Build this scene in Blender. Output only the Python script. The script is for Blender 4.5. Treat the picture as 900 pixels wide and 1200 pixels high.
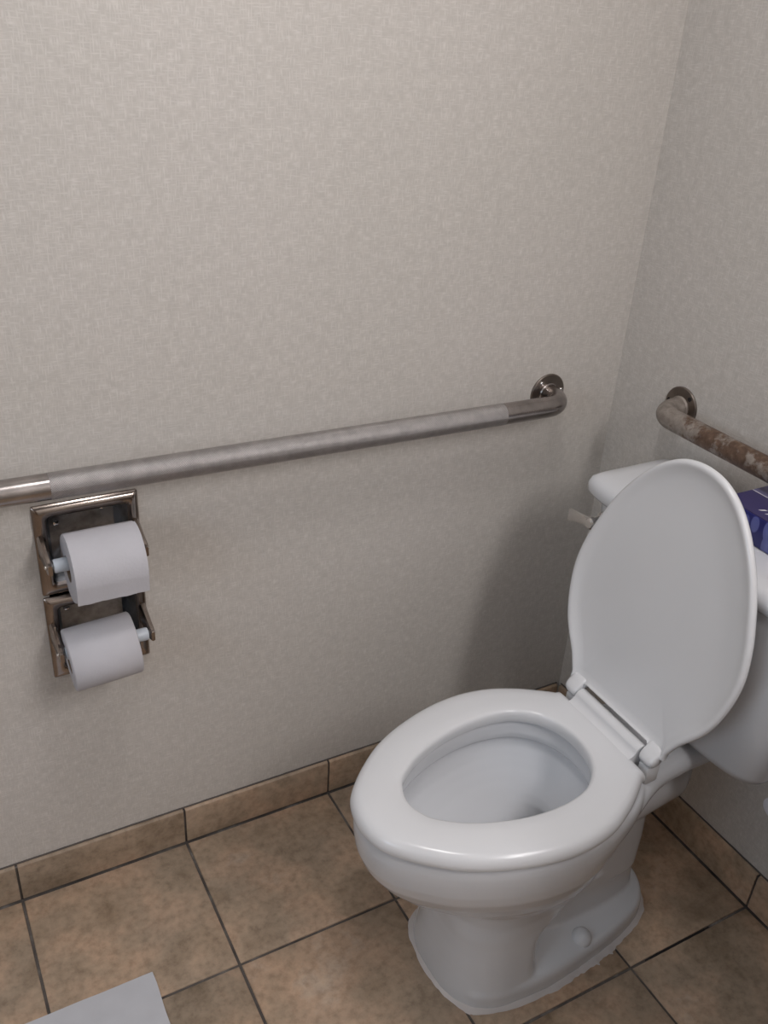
import bpy, bmesh, math, random
from mathutils import Vector, Matrix, noise

for o in list(bpy.data.objects):
    bpy.data.objects.remove(o, do_unlink=True)
scene = bpy.context.scene
COL = scene.collection
random.seed(7)

# ------------------------------------------------------------------ camera
cam_d = bpy.data.cameras.new('camera')
cam = bpy.data.objects.new('camera', cam_d)
COL.objects.link(cam)
CR = Vector((0.87813568, -0.47485985, 0.05818817))
CU = Vector((0.18632343, 0.45148622, 0.87260746))
CD = Vector((0.4406374, 0.75542592, -0.48494367))
m = Matrix.Identity(4)
for i in range(3):
    m[i][0] = CR[i]; m[i][1] = CU[i]; m[i][2] = -CD[i]
m[0][3], m[1][3], m[2][3] = -1.24519, -1.26872, 1.46228
cam.matrix_world = m
cam_d.sensor_fit = 'AUTO'
cam_d.sensor_width = 36.0
cam_d.lens = 36.0 * 1086.8 / 1200.0
cam_d.clip_start = 0.02
scene.camera = cam

# ------------------------------------------------------------------ world, light, exposure
w = bpy.data.worlds.new('world'); scene.world = w; w.use_nodes = True
w.node_tree.nodes['Background'].inputs[0].default_value = (0.6, 0.7, 0.9, 1)
w.node_tree.nodes['Background'].inputs[1].default_value = 0.0

def area_light(name, loc, target, size, power, color, shape='DISK', size_y=None):
    d = bpy.data.lights.new(name, 'AREA'); d.shape = shape; d.size = size
    if size_y: d.size_y = size_y
    d.energy = power; d.color = color
    o = bpy.data.objects.new(name, d); COL.objects.link(o)
    o.location = loc
    o.rotation_euler = (Vector(target) - Vector(loc)).to_track_quat('-Z', 'Y').to_euler()
    return o
VY = -1.75                                       # light bar over the vanity, on the toilet's wall, right of the frame
area_light('vanity_lamp_light', (-0.34, VY, 2.02), (-1.3, VY + 0.3, 1.15), 1.0, 19.5, (1.0, 0.965, 0.97), 'RECTANGLE', 0.30)
LAMP = (-0.80, -0.66)
area_light('ceiling_lamp_light', (LAMP[0], LAMP[1], 2.28), (LAMP[0], LAMP[1], 0), 0.30, 5.3, (1.0, 0.965, 0.965))
area_light('cool_fill_light', (-2.70, -1.15, 1.50), (0, -1.1, 1.0), 0.8, 8.5, (0.66, 0.82, 1.0), 'RECTANGLE', 0.9)  # cool fill for surfaces facing away from the tank wall, added out of view
vs = scene.view_settings
vs.view_transform = 'Standard'; vs.look = 'None'; vs.gamma = 1.0; vs.use_curve_mapping = False
vs.exposure = 0.0

# ------------------------------------------------------------------ materials
def new_mat(name):
    mt = bpy.data.materials.new(name); mt.use_nodes = True
    nt = mt.node_tree
    return mt, nt, nt.nodes['Principled BSDF']
def N(nt, t, **kw):
    n = nt.nodes.new(t)
    for k, v in kw.items():
        if k in n.inputs.keys(): n.inputs[k].default_value = v
        else: setattr(n, k, v)
    return n
def L(nt, a, b): nt.links.new(a, b)
def ramp(nt, fac, stops):
    r = nt.nodes.new('ShaderNodeValToRGB')
    el = r.color_ramp.elements
    while len(el) > 1: el.remove(el[-1])
    el[0].position = stops[0][0]; el[0].color = (*stops[0][1], 1)
    for p, c in stops[1:]:
        e = el.new(p); e.color = (*c, 1)
    L(nt, fac, r.inputs[0])
    return r
def mapping(nt, scale, rot=(0, 0, 0), coord='Object'):
    tc = nt.nodes.new('ShaderNodeTexCoord'); mp = nt.nodes.new('ShaderNodeMapping')
    mp.inputs['Scale'].default_value = scale; mp.inputs['Rotation'].default_value = rot
    L(nt, tc.outputs[coord], mp.inputs[0]); return mp
def mathn(nt, op, a, b=None, v=0.5):
    n = nt.nodes.new('ShaderNodeMath'); n.operation = op
    L(nt, a, n.inputs[0])
    if b is not None: L(nt, b, n.inputs[1])
    else: n.inputs[1].default_value = v
    return n
def mixc(nt, fac, a, b, mode='MIX'):
    n = nt.nodes.new('ShaderNodeMix'); n.data_type = 'RGBA'; n.blend_type = mode
    if isinstance(fac, float): n.inputs[0].default_value = fac
    else: L(nt, fac, n.inputs[0])
    for idx, c in ((6, a), (7, b)):
        if isinstance(c, tuple): n.inputs[idx].default_value = (*c, 1)
        else: L(nt, c, n.inputs[idx])
    return n
def noise_n(nt, vec, scale, detail=3, rough=0.5):
    n = nt.nodes.new('ShaderNodeTexNoise'); n.inputs['Scale'].default_value = scale
    n.inputs['Detail'].default_value = detail; n.inputs['Roughness'].default_value = rough
    L(nt, vec, n.inputs['Vector']); return n
def bump(nt, h, strength, dist, bsdf):
    b = nt.nodes.new('ShaderNodeBump'); b.inputs['Strength'].default_value = strength
    b.inputs['Distance'].default_value = dist
    L(nt, h, b.inputs['Height']); L(nt, b.outputs[0], bsdf.inputs['Normal'])

def mat_plain(name, col, rough=0.5, metal=0.0, coat=0.0, spec=0.5):
    mt, nt, b = new_mat(name)
    b.inputs['Base Color'].default_value = (*col, 1); b.inputs['Roughness'].default_value = rough
    b.inputs['Metallic'].default_value = metal; b.inputs['Coat Weight'].default_value = coat
    b.inputs['Specular IOR Level'].default_value = spec
    return mt

def mat_wallpaper():
    mt, nt, b = new_mat('woven_vinyl_wallpaper')
    # vertical and horizontal fibres, switched in patches
    mv = mapping(nt, (520, 520, 75)); mh = mapping(nt, (75, 75, 520))
    v = noise_n(nt, mv.outputs[0], 1.0, 0, 0.5); h = noise_n(nt, mh.outputs[0], 1.0, 0, 0.5)
    mp = mapping(nt, (1, 1, 1)); pt = noise_n(nt, mp.outputs[0], 60.0, 2, 0.6)
    fib = mathn(nt, 'MAXIMUM', v.outputs[0], h.outputs[0])
    big = noise_n(nt, mp.outputs[0], 2.2, 2, 0.5)
    c1 = ramp(nt, fib.outputs[0], [(0.42, (0.548, 0.513, 0.476)), (0.58, (0.574, 0.538, 0.502)), (0.78, (0.635, 0.600, 0.566))])
    c3 = ramp(nt, pt.outputs[0], [(0.35, (0.95, 0.95, 0.95)), (0.65, (1.03, 1.03, 1.03))])
    c2 = ramp(nt, big.outputs[0], [(0.3, (0.96, 0.965, 0.955)), (0.7, (1.0, 1.0, 1.0))])
    c4 = mixc(nt, 1.0, c1.outputs[0], c3.outputs[0], 'MULTIPLY')
    c = mixc(nt, 1.0, c4.outputs[2], c2.outputs[0], 'MULTIPLY')
    L(nt, c.outputs[2], b.inputs['Base Color'])
    b.inputs['Roughness'].default_value = 0.5; b.inputs['Specular IOR Level'].default_value = 0.35
    bump(nt, fib.outputs[0], 0.25, 0.0006, b)
    return mt

def mat_tile():
    mt, nt, b = new_mat('tan_ceramic_tile')
    oi = nt.nodes.new('ShaderNodeObjectInfo')
    tc = nt.nodes.new('ShaderNodeTexCoord')
    add = nt.nodes.new('ShaderNodeVectorMath'); add.operation = 'ADD'
    mul = nt.nodes.new('ShaderNodeMath'); mul.operation = 'MULTIPLY'; mul.inputs[1].default_value = 37.0
    L(nt, oi.outputs['Random'], mul.inputs[0])
    L(nt, tc.outputs['Object'], add.inputs[0]); L(nt, mul.outputs[0], add.inputs[1])
    n1 = noise_n(nt, add.outputs[0], 9.0, 6, 0.62); n2 = noise_n(nt, add.outputs[0], 70.0, 4, 0.65)
    n3 = noise_n(nt, add.outputs[0], 3.5, 2, 0.5)
    c1 = ramp(nt, n1.outputs[0], [(0.3, (0.225, 0.165, 0.112)), (0.46, (0.33, 0.250, 0.178)), (0.6, (0.42, 0.295, 0.205)), (0.72, (0.43, 0.335, 0.255))])
    c2 = ramp(nt, n2.outputs[0], [(0.32, (0.74, 0.73, 0.72)), (0.5, (1.02, 1.03, 1.04)), (0.68, (1.2, 1.2, 1.2))])
    c3 = ramp(nt, n3.outputs[0], [(0.35, (0.86, 0.88, 0.90)), (0.65, (1.04, 1.0, 0.97))])
    a = mixc(nt, 0.8, c1.outputs[0], c2.outputs[0], 'MULTIPLY')
    a2 = mixc(nt, 1.0, a.outputs[2], c3.outputs[0], 'MULTIPLY')
    hsv = nt.nodes.new('ShaderNodeHueSaturation')
    mr = nt.nodes.new('ShaderNodeMapRange'); mr.inputs['To Min'].default_value = 1.04; mr.inputs['To Max'].default_value = 1.16
    L(nt, oi.outputs['Random'], mr.inputs[0]); L(nt, mr.outputs[0], hsv.inputs['Value'])
    L(nt, a2.outputs[2], hsv.inputs['Color']); L(nt, hsv.outputs[0], b.inputs['Base Color'])
    b.inputs['Roughness'].default_value = 0.48; b.inputs['Specular IOR Level'].default_value = 0.35
    bump(nt, n2.outputs[0], 0.25, 0.001, b)
    return mt

def mat_grout():
    mt, nt, b = new_mat('dirty_grout')
    mp = mapping(nt, (1, 1, 1)); n = noise_n(nt, mp.outputs[0], 14.0, 4, 0.6)
    c = ramp(nt, n.outputs[0], [(0.35, (0.055, 0.046, 0.042)), (0.55, (0.11, 0.095, 0.085)), (0.72, (0.26, 0.235, 0.215))])
    L(nt, c.outputs[0], b.inputs['Base Color']); b.inputs['Roughness'].default_value = 0.9
    return mt

def mat_porcelain(name='white_porcelain', col=(0.655, 0.665, 0.688), rough=0.12):
    mt, nt, b = new_mat(name)
    mp = mapping(nt, (1, 1, 1)); n = noise_n(nt, mp.outputs[0], 6.0, 2, 0.5)
    c = ramp(nt, n.outputs[0], [(0.3, tuple(x * 0.975 for x in col)), (0.7, col)])
    L(nt, c.outputs[0], b.inputs['Base Color'])
    b.inputs['Roughness'].default_value = rough; b.inputs['Specular IOR Level'].default_value = 0.45
    return mt

def mat_metal(name, col, rough, var=0.25, scale=(30, 30, 30), dark=0.7):
    mt, nt, b = new_mat(name)
    mp = mapping(nt, scale); n = noise_n(nt, mp.outputs[0], 1.0, 4, 0.6)
    c = ramp(nt, n.outputs[0], [(0.3, tuple(x * dark for x in col)), (0.65, col)])
    L(nt, c.outputs[0], b.inputs['Base Color'])
    r = nt.nodes.new('ShaderNodeMapRange'); r.inputs['To Min'].default_value = rough * (1 - var); r.inputs['To Max'].default_value = rough * (1 + var)
    L(nt, n.outputs[0], r.inputs[0]); L(nt, r.outputs[0], b.inputs['Roughness'])
    b.inputs['Metallic'].default_value = 1.0
    return mt

def mat_knurl():
    mt, nt, b = new_mat('knurled_steel')
    b.inputs['Metallic'].default_value = 1.0; b.inputs['Roughness'].default_value = 0.42
    # diamond knurl from two diagonal wave sets in (length, angle) uv
    uv = nt.nodes.new('ShaderNodeTexCoord')
    sep = nt.nodes.new('ShaderNodeSeparateXYZ'); L(nt, uv.outputs['UV'], sep.inputs[0])
    s = []
    for sg in (1, -1):
        k = mathn(nt, 'MULTIPLY', sep.outputs[1], v=float(sg * 40))
        l = mathn(nt, 'MULTIPLY', sep.outputs[0], v=330.0)
        su = mathn(nt, 'ADD', k.outputs[0], l.outputs[0])
        tp = mathn(nt, 'MULTIPLY', su.outputs[0], v=6.28318)
        si = nt.nodes.new('ShaderNodeMath'); si.operation = 'SINE'; L(nt, tp.outputs[0], si.inputs[0]); s.append(si)
    h = mathn(nt, 'MAXIMUM', s[0].outputs[0], s[1].outputs[0])
    mp = mapping(nt, (60, 60, 60)); n = noise_n(nt, mp.outputs[0], 1.0, 3, 0.6)
    c = ramp(nt, h.outputs[0], [(0.0, (0.38, 0.36, 0.355)), (1.0, (0.58, 0.555, 0.55))])
    c2 = ramp(nt, n.outputs[0], [(0.3, (0.8, 0.8, 0.8)), (0.65, (1, 1, 1))])
    mm = mixc(nt, 1.0, c.outputs[0], c2.outputs[0], 'MULTIPLY')
    L(nt, mm.outputs[2], b.inputs['Base Color'])
    bump(nt, h.outputs[0], 0.6, 0.0005, b)
    return mt

def mat_rusty():
    mt, nt, b = new_mat('worn_rust_stained_bar')
    mp = mapping(nt, (1, 1, 1))
    n1 = noise_n(nt, mp.outputs[0], 22.0, 5, 0.65); n2 = noise_n(nt, mp.outputs[0], 90.0, 3, 0.6)
    sep = nt.nodes.new('ShaderNodeSeparateXYZ')
    tc = nt.nodes.new('ShaderNodeTexCoord'); L(nt, tc.outputs['Object'], sep.inputs[0])
    # wear grows along the bar, away from the flange
    al = nt.nodes.new('ShaderNodeMapRange'); al.inputs['From Min'].default_value = -0.01; al.inputs['From Max'].default_value = -0.13
    al.inputs['To Min'].default_value = -0.16; al.inputs['To Max'].default_value = 0.06
    L(nt, sep.outputs[1], al.inputs[0])
    s = mathn(nt, 'ADD', n1.outputs[0], al.outputs[0])
    f = ramp(nt, s.outputs[0], [(0.44, (0, 0, 0)), (0.52, (1, 1, 1))])
    rust = ramp(nt, n2.outputs[0], [(0.3, (0.085, 0.050, 0.034)), (0.6, (0.15, 0.093, 0.064)), (0.8, (0.25, 0.185, 0.14))])
    pale = ramp(nt, n2.outputs[0], [(0.3, (0.22, 0.185, 0.16)), (0.7, (0.36, 0.32, 0.285))])
    c = mixc(nt, f.outputs[0], pale.outputs[0], rust.outputs[0])
    L(nt, c.outputs[2], b.inputs['Base Color'])
    b.inputs['Metallic'].default_value = 0.35; b.inputs['Roughness'].default_value = 0.5
    bump(nt, n2.outputs[0], 0.2, 0.001, b)
    return mt

def mat_paper(name, col):
    mt, nt, b = new_mat(name)
    mp = mapping(nt, (1, 1, 1)); n = noise_n(nt, mp.outputs[0], 260.0, 3, 0.6); n2 = noise_n(nt, mp.outputs[0], 25.0, 3, 0.5)
    c = ramp(nt, n2.outputs[0], [(0.3, tuple(x * 0.95 for x in col)), (0.7, col)])
    L(nt, c.outputs[0], b.inputs['Base Color'])
    b.inputs['Roughness'].default_value = 0.95; b.inputs['Specular IOR Level'].default_value = 0.1
    bump(nt, n.outputs[0], 0.3, 0.0008, b)
    return mt

def mat_water():
    mt, nt, b = new_mat('clear_water')
    nt.nodes.remove(b)
    out = nt.nodes['Material Output']
    tr = nt.nodes.new('ShaderNodeBsdfTransparent'); tr.inputs[0].default_value = (0.93, 0.96, 0.97, 1)
    gl = nt.nodes.new('ShaderNodeBsdfGlossy'); gl.inputs['Roughness'].default_value = 0.0
    fr = nt.nodes.new('ShaderNodeFresnel'); fr.inputs[0].default_value = 1.33
    mx = nt.nodes.new('ShaderNodeMixShader')
    L(nt, fr.outputs[0], mx.inputs[0]); L(nt, tr.outputs[0], mx.inputs[1]); L(nt, gl.outputs[0], mx.inputs[2])
    L(nt, mx.outputs[0], out.inputs[0])
    return mt

def mat_box_print():
    mt, nt, b = new_mat('blue_leaf_print_card')
    mp = mapping(nt, (1, 1, 1))
    vo = nt.nodes.new('ShaderNodeTexVoronoi'); vo.inputs['Scale'].default_value = 30.0
    mp.inputs['Scale'].default_value = (1, 1.35, 0.75); mp.inputs['Rotation'].default_value = (0.6, 0, 0)
    L(nt, mp.outputs[0], vo.inputs['Vector'])
    c = ramp(nt, vo.outputs['Distance'], [(0.0, (0.16, 0.19, 0.48)), (0.42, (0.12, 0.14, 0.40)), (0.46, (0.022, 0.024, 0.17)), (1.0, (0.016, 0.018, 0.14))])
    L(nt, c.outputs[0], b.inputs['Base Color']); b.inputs['Roughness'].default_value = 0.35
    return mt

M = dict(
    wall=mat_wallpaper(), tile=mat_tile(), grout=mat_grout(), porc=mat_porcelain(),
    seat=mat_porcelain('white_seat_plastic', (0.69, 0.695, 0.71), 0.2),
    steel=mat_metal('brushed_steel', (0.44, 0.405, 0.39), 0.24),
    flange=mat_metal('tarnished_steel', (0.27, 0.232, 0.205), 0.32),
    chrome=mat_metal('worn_chrome', (0.40, 0.345, 0.31), 0.20),
    bright=mat_metal('bright_chrome', (0.80, 0.79, 0.78), 0.07),
    zinc=mat_metal('mottled_zinc', (0.50, 0.51, 0.53), 0.34, 0.4, (28, 28, 28), 0.3),
    knurl=mat_knurl(), rusty=mat_rusty(),
    paper=mat_paper('tissue_paper', (0.535, 0.525, 0.555)), sheet=mat_paper('white_sheet_paper', (0.54, 0.545, 0.575)),
    core=mat_plain('cardboard_core', (0.30, 0.22, 0.16), 0.9), plastic=mat_plain('white_roller_plastic', (0.55, 0.60, 0.66), 0.3),
    caulk=mat_paper('dirty_white_caulk', (0.60, 0.565, 0.55)), dark=mat_plain('dark_gap_and_shade', (0.012, 0.010, 0.010), 0.9),
    seam=mat_plain('dark_caulk', (0.10, 0.085, 0.075), 0.9),
    ceil=mat_plain('white_ceiling_paint', (0.75, 0.74, 0.72), 0.9), water=mat_water(),
    boxtop=mat_plain('dark_purple_card', (0.052, 0.044, 0.135), 0.4), lav=mat_plain('lavender_card', (0.20, 0.19, 0.37), 0.4),
    boxside=mat_box_print(), print_white=mat_plain('white_print', (0.75, 0.75, 0.80), 0.5),
    wood=mat_plain('brown_door_paint', (0.22, 0.14, 0.09), 0.5),
)
_pm, _nt, _b = new_mat('fill_window_pane')
_b.inputs['Base Color'].default_value = (0.7, 0.75, 0.8, 1); _b.inputs['Emission Color'].default_value = (0.78, 0.88, 1.0, 1); _b.inputs['Emission Strength'].default_value = 1.0
M['pane'] = _pm  # glowing pane of the added fill window
_lg, _nt, _b = new_mat('lamp_diffuser_glass')
_b.inputs['Emission Color'].default_value = (1.0, 0.94, 0.9, 1); _b.inputs['Emission Strength'].default_value = 3.0
_b.inputs['Base Color'].default_value = (0.9, 0.88, 0.85, 1)
M['diff'] = _lg

# ------------------------------------------------------------------ object helpers
def wloc(o):
    v = Vector((0, 0, 0))
    while o is not None:
        v += o.location; o = o.parent
    return v
def setp(o, label=None, cat=None, group=None, kind=None):
    if label: o['label'] = label
    if cat: o['category'] = cat
    if group: o['group'] = group
    if kind: o['kind'] = kind
    return o
def thing(name, label, cat, loc, group=None):
    o = bpy.data.objects.new(name, None); COL.objects.link(o); o.location = loc; o.empty_display_size = 0.05
    return setp(o, label, cat, group)
class G:
    """collects geometry in world coordinates"""
    def __init__(s): s.v = []; s.f = []; s.uv = None
    def add(s, vs, fs):
        b = len(s.v); s.v += [tuple(p) for p in vs]; s.f += [tuple(i + b for i in f) for f in fs]; return s
    def box(s, lo, hi):
        x0, y0, z0 = lo; x1, y1, z1 = hi
        return s.add([(x0,y0,z0),(x1,y0,z0),(x1,y1,z0),(x0,y1,z0),(x0,y0,z1),(x1,y0,z1),(x1,y1,z1),(x0,y1,z1)],
                     [(0,3,2,1),(4,5,6,7),(0,1,5,4),(1,2,6,5),(2,3,7,6),(3,0,4,7)])
    def loft(s, rings, cap0=True, cap1=True, closed=False):
        n = len(rings[0]); vs = [p for r in rings for p in r]; fs = []
        R = len(rings)
        for k in range(R if closed else R - 1):
            a = k * n; b = ((k + 1) % R) * n
            for i in range(n):
                j = (i + 1) % n
                fs.append((a + i, a + j, b + j, b + i))
        if not closed:
            if cap0: fs.append(tuple(range(n))[::-1])
            if cap1: fs.append(tuple((R - 1) * n + i for i in range(n)))
        return s.add(vs, fs)
    def tube(s, pts, r, n=20, cap=True):
        pts = [Vector(p) for p in pts]; rings = []
        rr = r if isinstance(r, (list, tuple)) else [r] * len(pts)
        prev = None
        for k, p in enumerate(pts):
            t = (pts[min(k + 1, len(pts) - 1)] - pts[max(k - 1, 0)]).normalized()
            if prev is None:
                u = t.orthogonal().normalized()
            else:
                u = (prev - t * prev.dot(t)).normalized()
            prev = u; v = t.cross(u)
            rings.append([p + (u * math.cos(2*math.pi*i/n) + v * math.sin(2*math.pi*i/n)) * rr[k] for i in range(n)])
        return s.loft(rings, cap, cap)
    def lathe(s, c, ax, prof, n=32, cap=True):
        """prof: list of (radius, distance along ax)"""
        c = Vector(c); ax = Vector(ax).normalized(); u = ax.orthogonal().normalized(); v = ax.cross(u)
        rings = [[c + ax * h + (u * math.cos(2*math.pi*i/n) + v * math.sin(2*math.pi*i/n)) * r for i in range(n)] for r, h in prof]
        return s.loft(rings, cap, cap)
    def build(s, name, mat, parent=None, smooth=True, bevel=0.0, seg=2, subsurf=0, angle=40):
        me = bpy.data.meshes.new(name)
        L0 = wloc(parent) if parent else Vector((0, 0, 0))
        me.from_pydata([tuple(Vector(p) - L0) for p in s.v], [], s.f); me.update()
        bm = bmesh.new(); bm.from_mesh(me); bmesh.ops.remove_doubles(bm, verts=bm.verts, dist=1e-6)
        bmesh.ops.recalc_face_normals(bm, faces=bm.faces)
        if bevel:
            es = [e for e in bm.edges if len(e.link_faces) == 2 and e.calc_face_angle(0) > math.radians(30)]
            bmesh.ops.bevel(bm, geom=es, offset=bevel, segments=seg, profile=0.5, affect='EDGES')
        bm.to_mesh(me); bm.free()
        o = bpy.data.objects.new(name, me); COL.objects.link(o)
        o.parent = parent
        me.materials.append(M[mat])
        if smooth:
            me.shade_smooth()
            me.set_sharp_from_angle(angle=math.radians(angle))
        if subsurf:
            md = o.modifiers.new('subsurf', 'SUBSURF'); md.levels = subsurf; md.render_levels = subsurf
        return o

# ------------------------------------------------------------------ room shell
P = 0.305; AX = -0.906; BY = -0.3006; HB = 0.0847; TB = 0.009
VEND = -0.90                                    # end of the vanity next to the toilet
X0, Y0, ZC = -2.75, -2.45, 2.40                 # far extents of the room
HX0, HX1, HZ0, HZ1 = -1.092, -0.955, 0.482, 0.772   # hole for the recessed roll holder
# left wall with its cut-out
g = G()
xs = [X0, HX0, HX1, 0.0]; zs = [0, HZ0, HZ1, ZC]
for i in range(3):
    for j in range(3):
        if i == 1 and j == 1: continue
        g.add([(xs[i],0,zs[j]),(xs[i+1],0,zs[j]),(xs[i+1],0,zs[j+1]),(xs[i],0,zs[j+1])], [(0,1,2,3)])
        g.add([(xs[i],0.12,zs[j]),(xs[i+1],0.12,zs[j]),(xs[i+1],0.12,zs[j+1]),(xs[i],0.12,zs[j+1])], [(0,3,2,1)])
for a, b in (((HX0,HZ0),(HX1,HZ0)),((HX1,HZ0),(HX1,HZ1)),((HX1,HZ1),(HX0,HZ1)),((HX0,HZ1),(HX0,HZ0)),
             ((X0,0),(0,0)),((0,0),(0,ZC)),((0,ZC),(X0,ZC)),((X0,ZC),(X0,0))):
    g.add([(a[0],0,a[1]),(b[0],0,b[1]),(b[0],0.12,b[1]),(a[0],0.12,a[1])], [(0,1,2,3)])
setp(g.build('wall_left', 'wall', smooth=False), 'beige woven wallpaper wall behind the long steel grab bar', kind='structure')
setp(G().box((0, Y0, 0), (0.12, 0.12, ZC)).build('wall_back', 'wall', smooth=False), 'beige woven wallpaper wall behind the toilet tank', kind='structure')
setp(G().box((X0 - 0.12, Y0, 0), (X0, 0.12, ZC)).build('wall_right', 'wall', smooth=False), kind='structure')
setp(G().box((X0 - 0.12, Y0 - 0.12, 0), (0.12, Y0, ZC)).build('wall_front', 'wall', smooth=False), kind='structure')
setp(G().box((X0 - 0.12, Y0 - 0.12, ZC), (0.12, 0.12, ZC + 0.1)).build('ceiling', 'ceil', smooth=False), kind='structure')
door = setp(G().box((-2.45, Y0, 0.0), (-1.60, Y0 + 0.035, 2.03)).build('door_1', 'wood', bevel=0.004), 'brown bathroom door', kind='structure')
G().lathe((-1.68, Y0 + 0.035, 0.95), (0, 1, 0), [(0.026,0),(0.026,0.006),(0.010,0.012),(0.010,0.03),(0.024,0.04),(0.027,0.052),(0.018,0.064)]).build('door_knob', 'bright', door)

# floor: grout bed plus each tile
floor = setp(G().box((X0 - 0.12, Y0 - 0.12, -0.06), (0.12, 0.12, -0.0025)).build('floor', 'grout', smooth=False), 'tan ceramic tile floor with dark grout', kind='structure')
GW = 0.0048
tile_cache = {}
def tile_mesh(sx, sy, th=0.012):
    key = (round(sx, 4), round(sy, 4))
    if key in tile_cache: return tile_cache[key]
    me = bpy.data.meshes.new('tile'); bm = bmesh.new()
    bmesh.ops.create_cube(bm, size=1.0)
    for v in bm.verts: v.co.x *= sx; v.co.y *= sy; v.co.z = (v.co.z - 0.5) * th
    es = [e for e in bm.edges if all(abs(v.co.z) < 1e-6 for v in e.verts)]
    bmesh.ops.bevel(bm, geom=es, offset=0.0016, segments=2, profile=0.5, affect='EDGES')
    bm.to_mesh(me); bm.free(); me.materials.append(M['tile']); me.shade_smooth(); me.set_sharp_from_angle(angle=math.radians(50))
    tile_cache[key] = me
    return me
def tile(x0, x1, y0, y1):
    me = tile_mesh(x1 - x0, y1 - y0)
    o = bpy.data.objects.new('tile', me); COL.objects.link(o); o.parent = floor
    o.location = ((x0 + x1) / 2, (y0 + y1) / 2, random.uniform(-0.0004, 0.0))
xl = [AX + k * P for k in range(-6, 3)]; xl[0] = max(xl[0], X0)
xb = [X0] + [x for x in xl if x > X0 + 0.02] + [-0.0105]
yb = [-0.0105] + [BY - k * P for k in range(0, 7) if BY - k * P > Y0 + 0.02] + [Y0]
for i in range(len(xb) - 1):
    for j in range(len(yb) - 1):
        tile(xb[i] + GW / 2, xb[i + 1] - GW / 2, yb[j + 1] + GW / 2, yb[j] - GW / 2)
# the crack where grout has fallen out beside the toilet
g = G(); a = (-0.262, BY - P, 0); n = 14
for k in range(n):
    x0 = -0.262 + k * 0.155 / n; x1 = x0 + 0.155 / n
    wd = 0.0019 * min(1, 0.4 + min(k, n - 1 - k) * 0.5)
    g.box((x0, BY - P - wd, -0.0026), (x1, BY - P + wd, -0.0012))
g.build('grout_gap', 'dark', floor, smooth=False)

# tile baseboards, each tile its own piece
def skirting(name, label, spans, along):
    root = setp(G(), None) if False else None
    bed = G()
    lo, hi = spans[0][0], spans[-1][1]
    if along == 'x': bed.box((lo, -TB + 0.003, 0), (hi, 0, HB - 0.003))
    else: bed.box((-TB + 0.003, lo, 0), (0, hi, HB - 0.003))
    b = setp(bed.build(name, 'grout', smooth=False), label, kind='structure')
    prof = [(0, 0.002), (-TB, 0.002), (-TB, HB - 0.007), (-TB * 0.86, HB - 0.003), (-TB * 0.5, HB - 0.0006), (0, HB)]
    for s0, s1 in spans:
        s0 += 0.0022; s1 -= 0.0022
        g = G()
        if along == 'x': r = [[(s0, d, z) for d, z in prof], [(s1, d, z) for d, z in prof]]
        else: r = [[(d, s0, z) for d, z in prof], [(d, s1, z) for d, z in prof]]
        g.loft(r)
        o = g.build('baseboard_tile', 'tile', b, smooth=True, angle=30)
    # uneven dark caulk line along the top
    c = G(); n = int((hi - lo) / 0.012); pts = []
    for k in range(n + 1):
        s = lo + (hi - lo) * k / n
        z = HB + 0.0006 + 0.0009 * noise.noise(Vector((s * 60, 3, 1)))
        pts.append((s, -0.0012, z) if along == 'x' else (-0.0012, s, z))
    c.tube(pts, 0.0017, 6)
    c.build('caulk_line', 'seam', b)
    return b
xj = [X0] + [AX + k * P for k in range(-6, 3) if AX + k * P > X0 + 0.02] + [-TB]
skirting('baseboard_left', 'tan tile baseboard along the wall with the roll holder', list(zip(xj[:-1], xj[1:])), 'x')
yj = [Y0] + sorted([BY - k * P for k in range(0, 7) if BY - k * P > Y0 + 0.02]) + [-TB]
skirting('baseboard_back', 'tan tile baseboard behind the toilet', list(zip(yj[:-1], yj[1:])), 'y')

# vanity with its light bar, right of the frame (source of the room's light and of the shade beside the toilet)
t = thing('vanity_lamp', 'three shade light bar above the vanity', 'lamp', (0.0, VY, 2.0))
G().box((-0.03, VY - 0.33, 1.95), (-0.0005, VY + 0.33, 2.05)).build('back_plate', 'bright', t, bevel=0.004)
for k in (-1, 0, 1):
    G().tube([(-0.03, VY + 0.22 * k, 2.0), (-0.12, VY + 0.22 * k, 2.03), (-0.25, VY + 0.22 * k, 2.0)], 0.01, 12).build('lamp_arm', 'bright', t)
    G().lathe((-0.25, VY + 0.22 * k, 2.0), (0, 0, 1), [(0.035, -0.07), (0.06, -0.045), (0.07, 0.0), (0.06, 0.045), (0.035, 0.07)]).build('lamp_shade', 'diff', t)
t = thing('vanity', 'wooden vanity with a pale worktop right of the toilet', 'vanity', (-0.27, VY, 0.0))
G().box((-0.48, Y0 + 0.01, 0.0), (-0.012, VEND - 0.03, 0.79)).build('cabinet', 'wood', t, bevel=0.003)
G().box((-0.53, Y0 + 0.01, 0.79), (-0.012, VEND, 0.83)).build('worktop', 'ceil', t, bevel=0.006)
for k in range(2):
    dd = G().box((-0.498, VEND - 0.57 - 0.55 * k, 0.1), (-0.48, VEND - 0.05 - 0.55 * k, 0.75)).build('cabinet_door', 'wood', t, bevel=0.003)
    G().lathe((-0.498, VEND - 0.12 - 0.55 * k, 0.6), (-1, 0, 0), [(0.006, 0), (0.006, 0.012), (0.014, 0.018), (0.012, 0.026)], 20).build('knob', 'bright', dd)
t = thing('ceiling_lamp', 'round white ceiling lamp above the frame', 'lamp', (LAMP[0], LAMP[1], ZC))
G().lathe((LAMP[0], LAMP[1], ZC), (0, 0, -1), [(0.165, 0.0), (0.165, 0.02), (0.16, 0.025)]).build('lamp_base', 'bright', t)
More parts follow.
